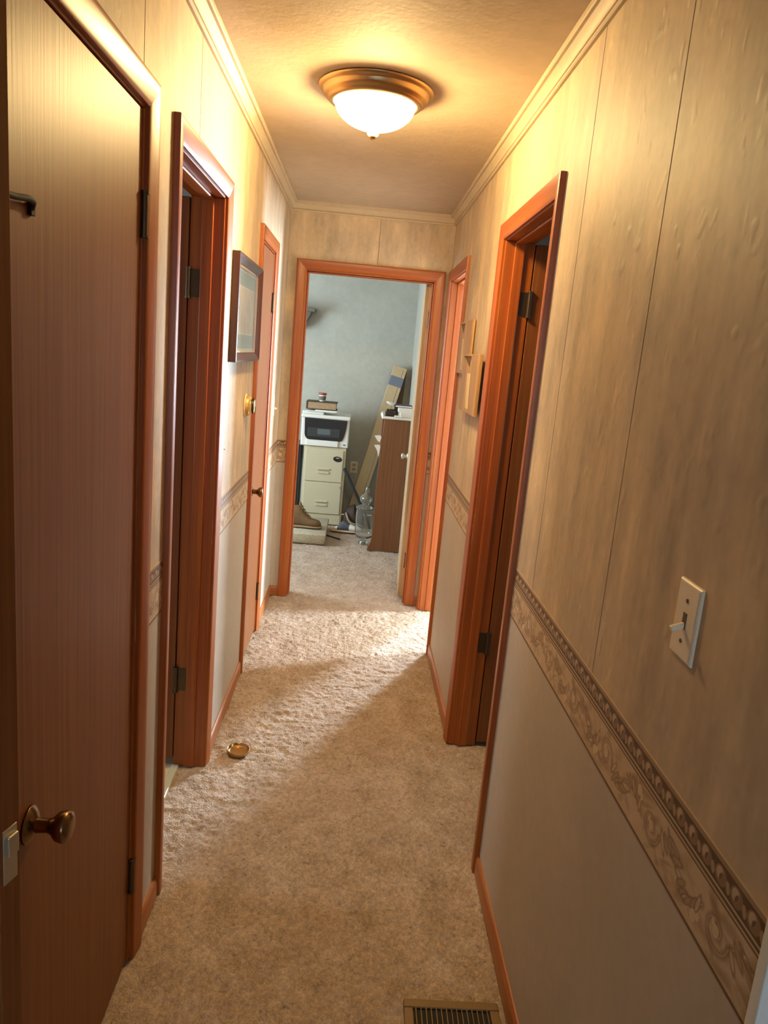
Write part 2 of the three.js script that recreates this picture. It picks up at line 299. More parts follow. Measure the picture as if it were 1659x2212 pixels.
function hallWall(name, face, s0, s1, openings, seams, label) {
  const g = structure(name, label, 'wall');
  part(g, 'studwork', merge(wallBoxes(s0, s1, openings.map(grow)).map(([a, b, y0, y1]) => faceBox(face, a, b, y0, y1, -DEPTH, -PANEL - 0.0012))), M.core);
  if (face === 'end') part(g, 'corner_stud', merge([box(W, W + DEPTH, 0, H, -DEPTH, 0), box(-DEPTH, 0, 0, H, -DEPTH, 0)]), M.core);
  const cuts = [s0, ...seams.filter((s) => s > s0 + 0.02 && s < s1 - 0.02), s1], gap = 0.0011, cut = openings.map(grow);
  for (let i = 0; i + 1 < cuts.length; i++) {
    const a = cuts[i] + (i ? gap : 0), b = cuts[i + 1] - (i + 2 < cuts.length ? gap : 0);
    const inside = cut.find(([p, q]) => p <= a && q >= b);
    part(g, 'wall_panel', inside ? panelShape(face, a, b, DOOR_TOP + 0.018, H, []) : panelShape(face, a, b, BORDER_LOW + 0.05, H, cut), M.wallUp);
  }
  // plain wainscot and printed border on the wall between the casings
  let s = s0; const runs = [];
  for (const [a, b] of openings) { runs.push([s, a - 0.004]); s = b + 0.004; } runs.push([s, s1]);
  for (const [a, b] of runs) if (b - a > 0.07 || face === 'end') {
    part(g, 'wainscot', faceBox(face, a, b, 0, BORDER_LOW + 0.049, -PANEL - 0.001, 0), M.wallLow);
    const bg = faceBox(face, a, b, BORDER_LOW, BORDER_HIGH, 0, 0.0012), p = bg.attributes.position, uv = bg.attributes.uv, al = face === 'end' ? 'getX' : 'getZ';
    for (let i = 0; i < p.count; i++) uv.setXY(i, p[al](i), (p.getY(i) - BORDER_LOW) / (BORDER_HIGH - BORDER_LOW));
    part(g, 'wallpaper_border', bg, M.border);
  }
  return g;
}
hallWall('wall_right', 'right', 0, ZHALL_R, [R2, R1], [0.71, 1.23, 1.75, 2.262, 2.780, 3.305], 'right hall wall, beige panelling over a printed border and plain wainscot');
hallWall('wall_left', 'left', 0, ZHALL_L, [D3, D2, D1], [0.40, 0.92, 1.44, 1.955, 2.471, 2.996], 'left hall wall, beige panelling over a printed border, with three doors');
hallWall('wall_end', 'end', 0, W, [E1], [0.53], 'end wall of the hall round the open office door');

// ------------------------------------------------------------------ walls of the rooms around the hall
function windowWall(name, label, axis, at, thick, u0, u1, holes, mat) {   // a wall across x ('x') or z ('z') with window holes [a, b, y0, y1]
  const list = []; let u = u0;
  const add = (a, b, y0, y1) => { if (b - a > 1e-4 && y1 - y0 > 1e-4) list.push(axis === 'x' ? box(at, at + thick, y0, y1, a, b) : box(a, b, y0, y1, at, at + thick)); };
  for (const [a, b, y0, y1] of holes) { add(u, a, 0, H); add(a, b, 0, y0); add(a, b, y1, H); u = b; }
  add(u, u1, 0, H);
  return structMesh(name, merge(list), mat, label, 'wall');
}
const WIN = {
  bedroomSide: [-0.98, -0.38, 0.75, 2.0], bedroomEnd: [2.45, 3.0, 0.75, 2.0], office: [-1.6, -0.3, 0.85, 2.05], bath: [2.2, 2.9, 1.1, 1.9], near: [-0.4, 1.4, 0.8, 2.05], front: [2.2, 3.2, 0.9, 2.0],
};
windowWall('wall_office_left', 'far left wall of the house, with the office and bathroom windows', 'x', XL - 0.12, 0.12, ZB - 0.12, ZHALL_L, [WIN.office, WIN.bath], M.office);
windowWall('wall_office_back', 'pale green back wall of the office', 'z', ZB - 0.12, 0.12, XL - 0.12, 1.085, [], M.office);
windowWall('wall_bedroom_back', 'back wall of the far bedroom with a window', 'z', ZB - 0.12, 0.12, 1.085, XR + 0.12, [WIN.bedroomEnd], M.room);
windowWall('wall_bedroom_side', 'outer wall of the right-hand bedrooms with windows', 'x', XR, 0.12, ZB - 0.12, 4.06, [WIN.bedroomSide, WIN.front], M.room);
structMesh('wall_office_right', box(0.965, 1.085, 0, H, ZB, -0.11), M.office, 'pale right wall of the office beyond its open door', 'wall');
structMesh('wall_office_front', box(XL, -0.11, 0, H, -0.11, 0), M.office, 'office wall beside the hall', 'wall');
structMesh('wall_bedroom_middle', box(1.085, XR, 0, H, 1.2, 1.3), M.room, 'wall between the two bedrooms', 'wall');
structMesh('wall_bathroom', box(XL, -0.11, 0, H, 1.3, 1.4), M.room, 'wall between bathroom and linen closet', 'wall');
structMesh('wall_near_left', box(-2.4, -0.11, 0, H, ZHALL_L - 0.055, ZHALL_L), M.room, 'wall beside the hall mouth on the left', 'wall');
structMesh('wall_near_right', box(1.085, XR + 0.12, 0, H, ZHALL_R, 4.06), M.room, 'wall beside the hall mouth on the right', 'wall');
structMesh('wall_front_left', box(-2.4, -2.28, 0, H, ZHALL_L, ZN), M.room, 'left wall of the front room', 'wall');
structMesh('wall_front_right', box(3.0, 3.12, 0, H, 4.06, ZN), M.room, 'right wall of the front room', 'wall');
windowWall('wall_front', 'wall of the front room with a window, behind the viewer', 'z', ZN, 0.12, -2.4, 3.12, [WIN.near], M.room);
structMesh('ceiling', box(-2.5, XR + 0.2, H, H + 0.1, ZB - 0.2, ZN + 0.2, 'x'), M.ceiling, 'painted beige ceiling', 'ceiling');

let winNo = 0;
function sashWindow(axis, at, [a, b, y0, y1], facing, strength, label) {
  const g = structure(`window_${++winNo}`, label, 'window'), f = 0.05, mid = (y0 + y1) / 2;
  const bx = (u0, u1, v0, v1, d0, d1) => axis === 'x' ? box(at + d0, at + d1, v0, v1, u0, u1) : box(u0, u1, v0, v1, at + d0, at + d1);
  part(g, 'frame', merge([bx(a, a + f, y0, y1, 0.03, 0.09), bx(b - f, b, y0, y1, 0.03, 0.09), bx(a + f, b - f, y0, y0 + f, 0.03, 0.09), bx(a + f, b - f, y1 - f, y1, 0.03, 0.09)]), M.whiteTrim);
  part(g, 'meeting_rail', bx(a + f, b - f, mid - 0.02, mid + 0.02, 0.04, 0.08), M.whiteTrim);
  part(g, 'pane', bx(a + f, b - f, y0 + f, mid - 0.02, 0.058, 0.0585), M.glass);
  part(g, 'pane', bx(a + f, b - f, mid + 0.02, y1 - f, 0.058, 0.0585), M.glass);
  const l = new THREE.RectAreaLight(lin(...DAY), strength, b - a - 2 * f, y1 - y0 - 2 * f), d = facing > 0 ? 0.115 : 0.005;
  const cu = (a + b) / 2, p = axis === 'x' ? [at + d, mid, cu] : [cu, mid, at + d];
  l.position.set(...p); l.lookAt(p[0] + (axis === 'x' ? facing : 0), p[1], p[2] + (axis === 'z' ? facing : 0)); l.name = `daylight_${winNo}`; scene.add(l);
}
sashWindow('x', XR, WIN.bedroomSide, -1, SKY_BEDROOM_SIDE, 'narrow bedroom window across from the far right doorway');
sashWindow('z', ZB - 0.12, WIN.bedroomEnd, 1, SKY_BEDROOM_END, 'narrow window in the back wall of the far bedroom');
sashWindow('x', XL - 0.12, WIN.office, 1, SKY_OFFICE, 'office window on the left');
sashWindow('x', XL - 0.12, WIN.bath, 1, SKY_BATH, 'bathroom window');
sashWindow('z', ZN, WIN.near, -1, SKY_NEAR, 'front room window behind the viewer');
sashWindow('x', XR, WIN.front, -1, SKY_FRONT_BEDROOM, 'front bedroom window');

// ------------------------------------------------------------------ floor
function carpetGrid(x0, x1, z0, z1, step) {
  const nx = Math.round((x1 - x0) / step), nz = Math.round((z1 - z0) / step), g = new THREE.PlaneGeometry(x1 - x0, z1 - z0, nx, nz).rotateX(-Math.PI / 2).translate((x0 + x1) / 2, 0, (z0 + z1) / 2), p = g.attributes.position, uv = g.attributes.uv;
  const ridge = (x, z, xa, xb, za, zb) => { const t = (x - xa) / (xb - xa); if (t < 0 || t > 1) return 0; const zc = za + (zb - za) * t + 0.006 * Math.sin(t * 9), d = (z - zc) / 0.012; return Math.exp(-d * d) * 0.007 * Math.sin(Math.PI * t); };
  for (let i = 0; i < p.count; i++) {
    const x = p.getX(i), z = p.getZ(i), far = 1 << 12;
    const n1 = noise(x / 0.034 + 500, z / 0.028 + 500, far, far, 1), n2 = noise(x / 0.013 + 500, z / 0.012 + 500, far, far, 2), n3 = noise(x / 0.16 + 50, z / 0.2 + 50, far, far, 3);
    const y = -0.005 + 0.006 * (n1 - 0.5) + 0.0055 * (n2 - 0.5) + 0.004 * (n3 - 0.5) + ridge(x, z, 0.10, 0.33, 2.262, 2.255) + ridge(x, z, 0.58, 0.80, 2.437, 2.43) + ridge(x, z, 0.02, 0.5, 1.62, 1.55) * 0.7;
    p.setXYZ(i, x + 0.0016 * (hash(i, 1, 7) - 0.5), y, z + 0.0016 * (hash(i, 2, 7) - 0.5)); uv.setXY(i, x, z);
  }
  g.computeVertexNormals(); return g;
}
const floor = structure('floor', 'beige cut-pile carpet, worn and wrinkled, running down the hall', 'carpet');
part(floor, 'carpet', carpetGrid(-0.1, 1.09, 0.0, 4.1, 0.0055), M.carpet);
part(floor, 'carpet', carpetGrid(-0.35, 1.0, ZB, 0.0, 0.008), M.carpet);
part(floor, 'carpet', merge([box(1.09, XR, -0.03, -0.002, ZB, 4.06), box(-2.4, 3.0, -0.03, -0.002, 4.1, ZN), box(XL, -0.35, -0.03, -0.002, ZB, 0), box(-2.4, -0.1, -0.03, -0.002, ZHALL_L, 4.1), box(1.09, 3, -0.03, -0.002, 4.06, 4.1)]), M.carpetPlain);
part(floor, 'subfloor', box(-2.5, XR + 0.2, -0.12, -0.034, ZB - 0.2, ZN + 0.2), M.core);
structMesh('floor_vinyl', box(XL, -0.104, -0.034, -0.003, 0, ZHALL_L - 0.055), M.vinyl, 'cream vinyl floor of the bathroom, seen past the open door', 'floor');
structMesh('trim_threshold', rbox(-0.116, -0.088, -0.03, 0.004, D2[0], D2[1], 0.003), M.threshold, 'pale metal threshold strip in the bathroom doorway', 'threshold');

// ------------------------------------------------------------------ door frames and doors
doorTrim('left', 1, ...D1, 'orange-brown wooden frame of the near left closet door', 'hall');
doorTrim('left', 2, ...D2, 'orange-brown wooden frame of the open bathroom doorway on the left', 'room');
doorTrim('left', 3, ...D3, 'orange-brown wooden frame of the far left closet door', 'hall');
doorTrim('right', 4, ...R1, 'orange-brown wooden frame of the near right bedroom doorway', 'room');
doorTrim('right', 5, ...R2, 'orange-brown wooden frame of the far right bedroom doorway', 'room');
doorTrim('end', 6, ...E1, 'orange-brown wooden frame round the office doorway at the end', 'room');

{ // near left closet door, closed, hinged on its far edge
  const d = structure('door_1', 'closed brown flush door in the left foreground', 'door');
  part(d, 'leaf', rbox(-0.038, -0.003, 0.012, DOOR_TOP - 0.003, D1[0] + 0.003, D1[1] - 0.003, 0.002), M.door);
  for (const y of [1.823, 0.248]) barrelHinge(d, 0.004, y, D1[0] - 0.001, 0.082);
  knobParts(d, [-0.003, 0.785, 3.552], 1, M.oldBrass, 0.031, 0.026, 0.07);
  const h = part(d, 'hook', tube([[0.008, 1.741, 3.66], [0.008, 1.743, 3.60], [0.009, 1.748, 3.55], [0.005, 1.746, 3.532], [-0.001, 1.738, 3.526]], 0.0045, 20, 8), M.iron);
  part(h, 'hook_plate', rbox(-0.003, 0.003, 1.730, 1.748, 3.519, 3.533, 0.001), M.iron);
}
{ // bathroom door, swung into the bathroom, hinged on the far jamb
  const d = structure('door_2', 'brown bathroom door swung open behind the left doorway', 'door'), z1 = D2[0] + 0.004;
  part(d, 'leaf', rbox(-0.113 - 0.60, -0.113, 0.03, DOOR_TOP - 0.004, z1 - 0.036, z1, 0.002, 'y'), M.door);
  for (const y of [1.757, 0.35]) {
    barrelHinge(d, -0.110, y, D2[0] + 0.008, 0.088);
    part(d, 'hinge_leaf', box(-0.107, -0.074, y - 0.044, y + 0.044, D2[0], D2[0] + 0.0022), M.hinge);
  }
}
{ // far left closet door, closed
  const d = structure('door_3', 'closed brown closet door far down the left wall', 'door');
  part(d, 'leaf', rbox(-0.038, -0.002, 0.012, DOOR_TOP - 0.003, D3[0] + 0.003, D3[1] - 0.003, 0.002), M.door);
  for (const y of [1.79, 0.24]) barrelHinge(d, 0.004, y, D3[0] - 0.001, 0.085);
  knobParts(d, [-0.002, 0.885, 1.105], 1, M.oldBrass, 0.028, 0.025, 0.062);
}
{ // near right bedroom door, swung into the bedroom, hinged on the far jamb
  const d = structure('door_4', 'brown bedroom door swung open inside the near right doorway', 'door'), z1 = R1[0] + 0.002, x0 = W + DEPTH + 0.004;
  part(d, 'leaf', rbox(x0, x0 + 0.72, 0.02, DOOR_TOP - 0.004, z1 - 0.036, z1, 0.002, 'y'), M.door);
  for (const y of [1.809, 0.462, 1.1]) {
    if (y === 1.1) continue;
    barrelHinge(d, W + DEPTH + 0.001, y, R1[0] + 0.006, 0.085);
    part(d, 'hinge_leaf', box(W + DEPTH - 0.036, W + DEPTH - 0.002, y - 0.043, y + 0.043, R1[0], R1[0] + 0.0022), M.hinge);
  }
}
{ // office door, swung into the office along its right wall
  const d = structure('door_5', 'pale wooden office door swung open against the office side', 'door');
  const leaf = part(d, 'leaf', rbox(-0.036, 0, 0.015, DOOR_TOP - 0.004, -0.745, 0, 0.002), M.doorEnd);
  leaf.position.set(E1[1] - 0.004, 0, -DEPTH - 0.004); leaf.rotation.y = -0.052;
  for (const y of [1.812, 0.268]) { barrelHinge(d, E1[1] - 0.006, y, -DEPTH + 0.002, 0.085); part(d, 'hinge_leaf', box(E1[1] - 0.0022, E1[1], y - 0.043, y + 0.043, -DEPTH + 0.004, -DEPTH + 0.038), M.hinge); }
  knobParts(d, [E1[1] - 0.004, 0.865, -0.795], -1, M.silver, 0.026, 0.022, 0.05);
}
{ // half of a folding door at the mouth of the hall, turned away from the lamp: its latch edge shows
  const d = structure('door_6', 'edge of a brown folding door at the left rim with a metal latch plate', 'door');
  d.position.set(0.0935, 0, 3.80); d.rotation.y = -0.27;
  part(d, 'leaf', rbox(-0.33, 0, 0.012, 2.02, 0, 0.036, 0.0015), M.door);
  const p = part(d, 'latch_plate', rbox(-0.0005, 0.0015, 0.896, 0.972, 0.006, 0.030, 0.001), M.silver);
  part(p, 'latch_bolt', rbox(0.001, 0.007, 0.935, 0.963, 0.009, 0.027, 0.002), M.silver);
}

// ------------------------------------------------------------------ baseboards and crown moulding
const BASEBOARD = [[0, -0.001], [0, 0.0115], [0.046, 0.011], [0.056, 0.0085], [0.062, 0.004], [0.063, -0.001]];
function baseboard(name, face, runs, label) {
  const g = structure(name, label, 'baseboard');
  for (const [a, b] of runs) part(g, 'board', moulding(face, BASEBOARD, (y) => [a, y], (y) => [b, y]), M.base);
}
baseboard('baseboard_left', 'left', [[0.0, D3[0] - OUT], [D3[1] + OUT, D2[0] - OUT], [D2[1] + OUT, D1[0] - OUT]], 'orange-brown baseboard along the left wall');
baseboard('baseboard_right', 'right', [[R2[1] + OUT, R1[0] - OUT], [R1[1] + OUT, ZHALL_R]], 'orange-brown baseboard along the right wall');
baseboard('baseboard_end', 'end', [[0.0, E1[0] - OUT], [E1[1] + OUT, W]], 'short orange-brown baseboards beside the office doorway');
{
  const cp = [[0, -0.001], [0.0, 0.008], [0.003, 0.0115], [0.008, 0.0115], [0.011, 0.007], [0.0135, 0.007], [0.0145, 0.012], [0.022, 0.015], [0.031, 0.021], [0.039, 0.029], [0.0395, 0.037], [0.0425, 0.040], [0.0545, 0.040], [0.0546, -0.001]];
  const g = structure('trim_7', 'beige crown moulding where walls meet the ceiling', 'moulding'), y = H - 0.0545;
  part(g, 'crown_moulding', moulding('left', cp, (a) => [cp.find((q) => q[0] === a)[1] * 0, y + a], (a) => [ZHALL_L, y + a]), M.crown);
  part(g, 'crown_moulding', moulding('right', cp, (a) => [0, y + a], (a) => [ZHALL_R, y + a]), M.crown);
  part(g, 'crown_moulding', moulding('end', cp, (a) => [0, y + a], (a) => [W, y + a]), M.crown);
}
structMesh('trim_8', rbox(W - 0.004, W + DEPTH + 0.02, 0, H, ZHALL_R, ZHALL_R + 0.02, 0.003), M.whiteTrim, 'white painted trim on the wall end at the lower right rim', 'trim');

// ------------------------------------------------------------------ ceiling lamp
{
  const t = thing('ceiling_lamp', 'lit flush ceiling lamp with frosted glass bowl and copper ring', 'lamp', [0.458, H, 2.03]);
  part(t, 'mounting_ring', lathe([[0.12, -0.002], [0.183, -0.001], [0.185, -0.006], [0.178, -0.013], [0.172, -0.014], [0.169, -0.018], [0.168, -0.026], [0.163, -0.033], [0.155, -0.037], [0.152, -0.041], [0.147, -0.046], [0.139, -0.049], [0.134, -0.047], [0.131, -0.042], [0.13, -0.02]], 72), M.copper);
  const pts = [[0.131, -0.040]]; for (let k = 1; k <= 16; k++) { const a = k / 16 * Math.PI / 2 * 0.93; pts.push([0.131 * Math.cos(a), -0.042 - 0.082 * Math.sin(a)]); }
  pts.push([0.016, -0.1245], [0.020, -0.130], [0.018, -0.137], [0.012, -0.141], [0, -0.142]);
  part(t, 'glass_bowl', lathe(pts, 64), M.dome);
  part(t, 'finial', lathe([[0, -0.138], [0.011, -0.139], [0.012, -0.144], [0.008, -0.149], [0, -0.151]], 24), M.brass);
  const l = new THREE.PointLight(lin(...LAMP_COLOR), LAMP_CD, 0, 2); l.position.set(0, -0.088, 0); l.castShadow = true; l.shadow.radius = 3; l.name = 'lamp_light'; t.add(l);
  const d = new THREE.SpotLight(lin(...LAMP_COLOR), LAMP_DOWN_CD, 0, 1.35, 1, 2); d.position.set(0, -0.09, 0); d.target.position.set(0, -1, 0); d.castShadow = true; d.shadow.radius = 4; d.name = 'lamp_light_down'; t.add(d, d.target);   // a bowl shines most downwards
}

// ------------------------------------------------------------------ things on the hall walls and floor
function switchPlate(face, s, y, label, on) {
  const at = FACE[face](s, y, 0), t = thing('light_switch', label, 'light switch', at), k = face === 'right' ? -1 : 1, w = 0.0355, h = 0.057;
  const shape = new THREE.Shape(); shape.moveTo(-w, -h); shape.lineTo(w, -h); shape.lineTo(w, h); shape.lineTo(-w, h); shape.closePath();
  const g = new THREE.ExtrudeGeometry(shape, { depth: 0.001, bevelEnabled: true, bevelThickness: 0.0045, bevelSize: 0.005, bevelOffset: -0.005, bevelSegments: 3 }).rotateY(k * Math.PI / 2);
  part(t, 'plate', g, M.ivory);
  const lv = part(t, 'toggle', rbox(-0.0035, 0.0035, -0.0045, 0.0045, 0, 0.021, 0.002), M.ivory); lv.rotation.order = 'YXZ'; lv.rotation.set(0.35, k * Math.PI / 2, 0); lv.position.set(k * 0.004, -0.006, 0);
  part(t, 'toggle_slot', box(k > 0 ? 0.0050 : -0.0062, k > 0 ? 0.0062 : -0.0050, -0.012, 0.012, -0.0055, 0.0055), M.screw);
  for (const dy of [0.030, -0.030]) part(t, 'screw', cylinderX(0.0032, k > 0 ? 0.005 : -0.0066, k > 0 ? 0.0066 : -0.005, dy, 0, 12), M.screw);
  return t;
}
switchPlate('right', 3.650, 1.247, 'ivory toggle light switch on the right wall above the border');
switchPlate('left', 0.372, 1.240, 'small ivory light switch far down the left wall by the office door');

{ // picture
  const z0 = 1.268, z1 = 1.892, y0 = 1.507, y1 = 1.892, t = thing('picture_frame', 'dark wooden picture frame with a faded matted print on the left wall', 'picture', [0, (y0 + y1) / 2, (z0 + z1) / 2]);
  const hw = (z1 - z0) / 2, hh = (y1 - y0) / 2, w = 0.034;
  const prof = [[0, 0.002], [0, 0.010], [0.004, 0.014], [0.012, 0.018], [0.022, 0.026], [0.028, 0.030], [0.034, 0.028], [0.034, 0.002]];
  const bar = (len, along) => { const c = FACE.left; FACE.tmp = along; const g = moulding('tmp', prof, (a) => [-len + (w - a), a], (a) => [len - (w - a), a]); delete FACE.tmp; return g; };
  part(t, 'frame_bar', bar(hw, (s, a, d) => [d, hh - w + a, s]), M.frame); part(t, 'frame_bar', bar(hw, (s, a, d) => [d, -hh + w - a, s]), M.frame);
  part(t, 'frame_bar', bar(hh, (s, a, d) => [d, s, hw - w + a]), M.frame); part(t, 'frame_bar', bar(hh, (s, a, d) => [d, s, -hw + w - a]), M.frame);
  part(t, 'mat', box(0.001, 0.006, -hh + w - 0.004, hh - w + 0.004, -hw + w - 0.004, hw - w + 0.004), M.mat);
  const pg = new THREE.PlaneGeometry((hw - w) * 2 - 0.03, (hh - w) * 2 - 0.03).rotateY(Math.PI / 2).translate(0.0068, 0, 0); part(t, 'print', pg, M.print);
  const gw = hw - w, gh = hh - w;
  part(t, 'gilt_liner', merge([box(0.001, 0.012, -gh, -gh + 0.006, -gw, gw), box(0.001, 0.012, gh - 0.006, gh, -gw, gw), box(0.001, 0.012, -gh, gh, -gw, -gw + 0.007), box(0.001, 0.012, -gh, gh, gw - 0.007, gw)]), M.gold, 'thin gilt inner edge');
  part(t, 'pane', box(0.0125, 0.0135, -gh, gh, -gw, gw), M.glass);
}
{ // round thermostat
  const t = thing('thermostat', 'round gold thermostat with clear dial on the left wall below the picture', 'thermostat', [0, 1.318, 1.42]);
  const r = (pts) => lathe(pts, 40).rotateZ(-Math.PI / 2);
  part(t, 'backplate', r([[0, 0], [0.050, 0], [0.050, 0.004], [0.046, 0.006], [0, 0.006]]), M.ivory);
  part(t, 'cover', r([[0.043, 0.006], [0.043, 0.016], [0.040, 0.021], [0.031, 0.024]]), M.gold);
  part(t, 'dial', r([[0.031, 0.022], [0.033, 0.032], [0.030, 0.040], [0.022, 0.044], [0, 0.045]]), phy({ color: lin(0.85, 0.75, 0.55), metalness: 0.9, roughness: 0.12 }));
  part(t, 'dial_window', r([[0.0335, 0.031], [0.0336, 0.034], [0.0316, 0.039]]), M.black);
}
single('nail', merge([cylinderX(0.0015, 0, 0.016, 0, 0, 8), cylinderX(0.0042, 0.016, 0.0185, 0, 0, 10)]), M.silver, 'small nail sticking out of the left wall beside the bathroom frame', 'nail', [0, 1.20, 1.965]);

function wallPlaque(z0, z1, y0, y1, t0, tri, slit, label) {           // flat wooden plaque: a V notch near the top and a pale split running down from it
  const t = thing('wooden_plaque', label, 'wall decoration', [W, (y0 + y1) / 2, (z0 + z1) / 2], 'wooden plaques on the right wall'), zc = (z0 + z1) / 2, T1 = t0 + 0.014;
  const hw = (z1 - z0) / 2, hh = (y1 - y0) / 2, s = new THREE.Shape(); s.moveTo(-hw, -hh); s.lineTo(hw, -hh); s.lineTo(hw, hh); s.lineTo(-hw, hh); s.closePath();
  const notch = new THREE.Path(); notch.moveTo(tri[0] - zc, hh - 0.010); notch.lineTo(tri[1] - zc, hh - 0.010); notch.lineTo(tri[2] - zc, hh - 0.062); notch.closePath(); s.holes.push(notch);
  const g = new THREE.ExtrudeGeometry(s, { depth: 0.011, bevelEnabled: true, bevelThickness: 0.0015, bevelSize: 0.0015, bevelOffset: -0.0015, bevelSegments: 1 }), p = g.attributes.position;
  for (let i = 0; i < p.count; i++) p.setXYZ(i, -p.getZ(i) - t0 - 0.0015, p.getY(i), p.getX(i));
  g.computeVertexNormals();
  part(t, 'face_board', metres(g, 'y'), M.plaque);
  part(t, 'notch_backing', box(-T1 + 0.003, -t0 - 0.001, hh - 0.07, hh - 0.004, tri[0] - zc - 0.005, tri[1] - zc + 0.005), M.plaqueDark, 'dark board inside the V notch');
  const r = rng(Math.round(z0 * 100)), q = new THREE.Shape(), n = 8, L = [], Q = [];
  for (let k = 0; k <= n; k++) { const f = k / n, y = hh - 0.082 - f * (2 * hh - 0.100); L.push([slit[0] + slit[2] * f - zc + 0.010 * (r() - 0.5), y]); Q.push([slit[1] + slit[2] * f - zc + 0.014 * (r() - 0.5), y]); }
  q.setFromPoints([...L, ...Q.reverse()].map((v) => new THREE.Vector2(...v)));
  const ig = new THREE.ExtrudeGeometry(q, { depth: 0.0015, bevelEnabled: false }), ip = ig.attributes.position; for (let i = 0; i < ip.count; i++) ip.setXYZ(i, -ip.getZ(i) - T1 + 0.0005, ip.getY(i), ip.getX(i)); ig.computeVertexNormals();
  part(t, 'inlay', metres(ig, 'y'), M.plaquePale, 'pale bare wood strip');
  for (const k of [-0.7, 0.7]) part(t, 'hanging_block', box(-t0 - 0.001, 0, -hh * 0.5, hh * 0.6, hw * k - 0.02, hw * k + 0.02), M.plaqueDark);
}
wallPlaque(1.185, 1.655, 1.367, 1.615, 0.018, [1.195, 1.437, 1.395], [1.355, 1.44, 0.03], 'nearer and lower of two wooden plaques with a V notch on the right wall');
wallPlaque(0.835, 1.243, 1.523, 1.768, 0.003, [0.845, 1.0, 0.972], [0.965, 1.005, 0.03], 'farther and higher of two wooden plaques with a V notch on the right wall');

single('jar_lid', lathe([[0, 0.002], [0.028, 0.002], [0.030, 0.003], [0.0345, 0.004], [0.0375, 0.013], [0.039, 0.0135], [0.0395, 0.0125], [0.0375, 0.001], [0.035, 0], [0, 0]], 48).rotateX(0.05).rotateZ(-0.05), M.brass, 'gold metal jar lid lying on the carpet by the bathroom doorway', 'lid', [0.116, 0.002, 1.945]).scale.setScalar(1.1);

{ // floor register
  const x0 = 0.709, x1 = 0.949, z0 = 3.07, z1 = 3.215, t = thing('floor_register', 'brown metal floor vent in the carpet by the right baseboard', 'vent', [(x0 + x1) / 2, 0, (z0 + z1) / 2]);
  const hx = (x1 - x0) / 2, hz = (z1 - z0) / 2, f = 0.024;
  part(t, 'frame', merge([rbox(-hx, hx, 0, 0.007, -hz, -hz + f), rbox(-hx, hx, 0, 0.007, hz - f, hz), rbox(-hx, -hx + f, 0, 0.007, -hz + f, hz - f), rbox(hx - f, hx, 0, 0.007, -hz + f, hz - f)]), M.vent);
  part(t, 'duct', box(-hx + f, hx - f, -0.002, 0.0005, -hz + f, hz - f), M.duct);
  for (let k = 0; k < 15; k++) { const x = -hx + f + (k + 0.5) * (2 * (hx - f)) / 15; const s = part(t, 'slat', box(-0.0012, 0.0012, 0.001, 0.0055, -hz + f, hz - f), M.vent); s.position.x = x; }
}

// ------------------------------------------------------------------ the office beyond the end door
const CX0 = 0.028, CX1 = 0.408, CZ = -2.1, CH = 0.716;
{ // filing cabinet
  const t = thing('filing_cabinet', 'cream two-drawer metal filing cabinet in the office', 'cabinet', [(CX0 + CX1) / 2, 0, CZ]), hw = (CX1 - CX0) / 2;
  part(t, 'body', rbox(-hw, hw, 0.0, CH, -0.46, -0.008, 0.004), M.putty);
  [[0.400, 0.694], [0.100, 0.392]].forEach(([y0, y1], i) => {
    const d = part(t, 'drawer', rbox(-hw + 0.018, hw - 0.022, y0, y1, -0.02, 0.004, 0.004), M.putty), hy = y0 + (y1 - y0) * 0.33;
    part(d, 'handle', merge([rbox(-0.058, 0.052, hy + 0.012, hy + 0.026, 0.003, 0.014, 0.004), rbox(-0.055, 0.050, hy - 0.024, hy - 0.004, 0.003, 0.012, 0.004)]), M.putty);
    part(d, 'grip', box(-0.054, 0.049, hy - 0.004, hy + 0.012, 0.003, 0.005), M.gripPutty);
    if (i) part(d, 'lock', new THREE.CylinderGeometry(0.008, 0.008, 0.008, 16).rotateX(Math.PI / 2).translate(0.152, 0.356, 0.006), M.silver);
  });
  part(t, 'plinth', rbox(-hw + 0.01, hw - 0.012, 0.004, 0.094, -0.02, -0.004, 0.002), M.putty);
  const s = part(t, 'sticker', new THREE.CylinderGeometry(0.040, 0.040, 0.002, 28).scale(1, 1, 0.62).rotateX(Math.PI / 2).rotateZ(-0.12).translate(0.118, 0.615, 0.0052), M.black, 'dark oval sticker'); 
  part(s, 'sticker_mark', new THREE.CylinderGeometry(0.013, 0.013, 0.002, 20).scale(1.3, 1, 0.35).rotateX(Math.PI / 2).translate(0.118, 0.625, 0.0058), M.tan);
}
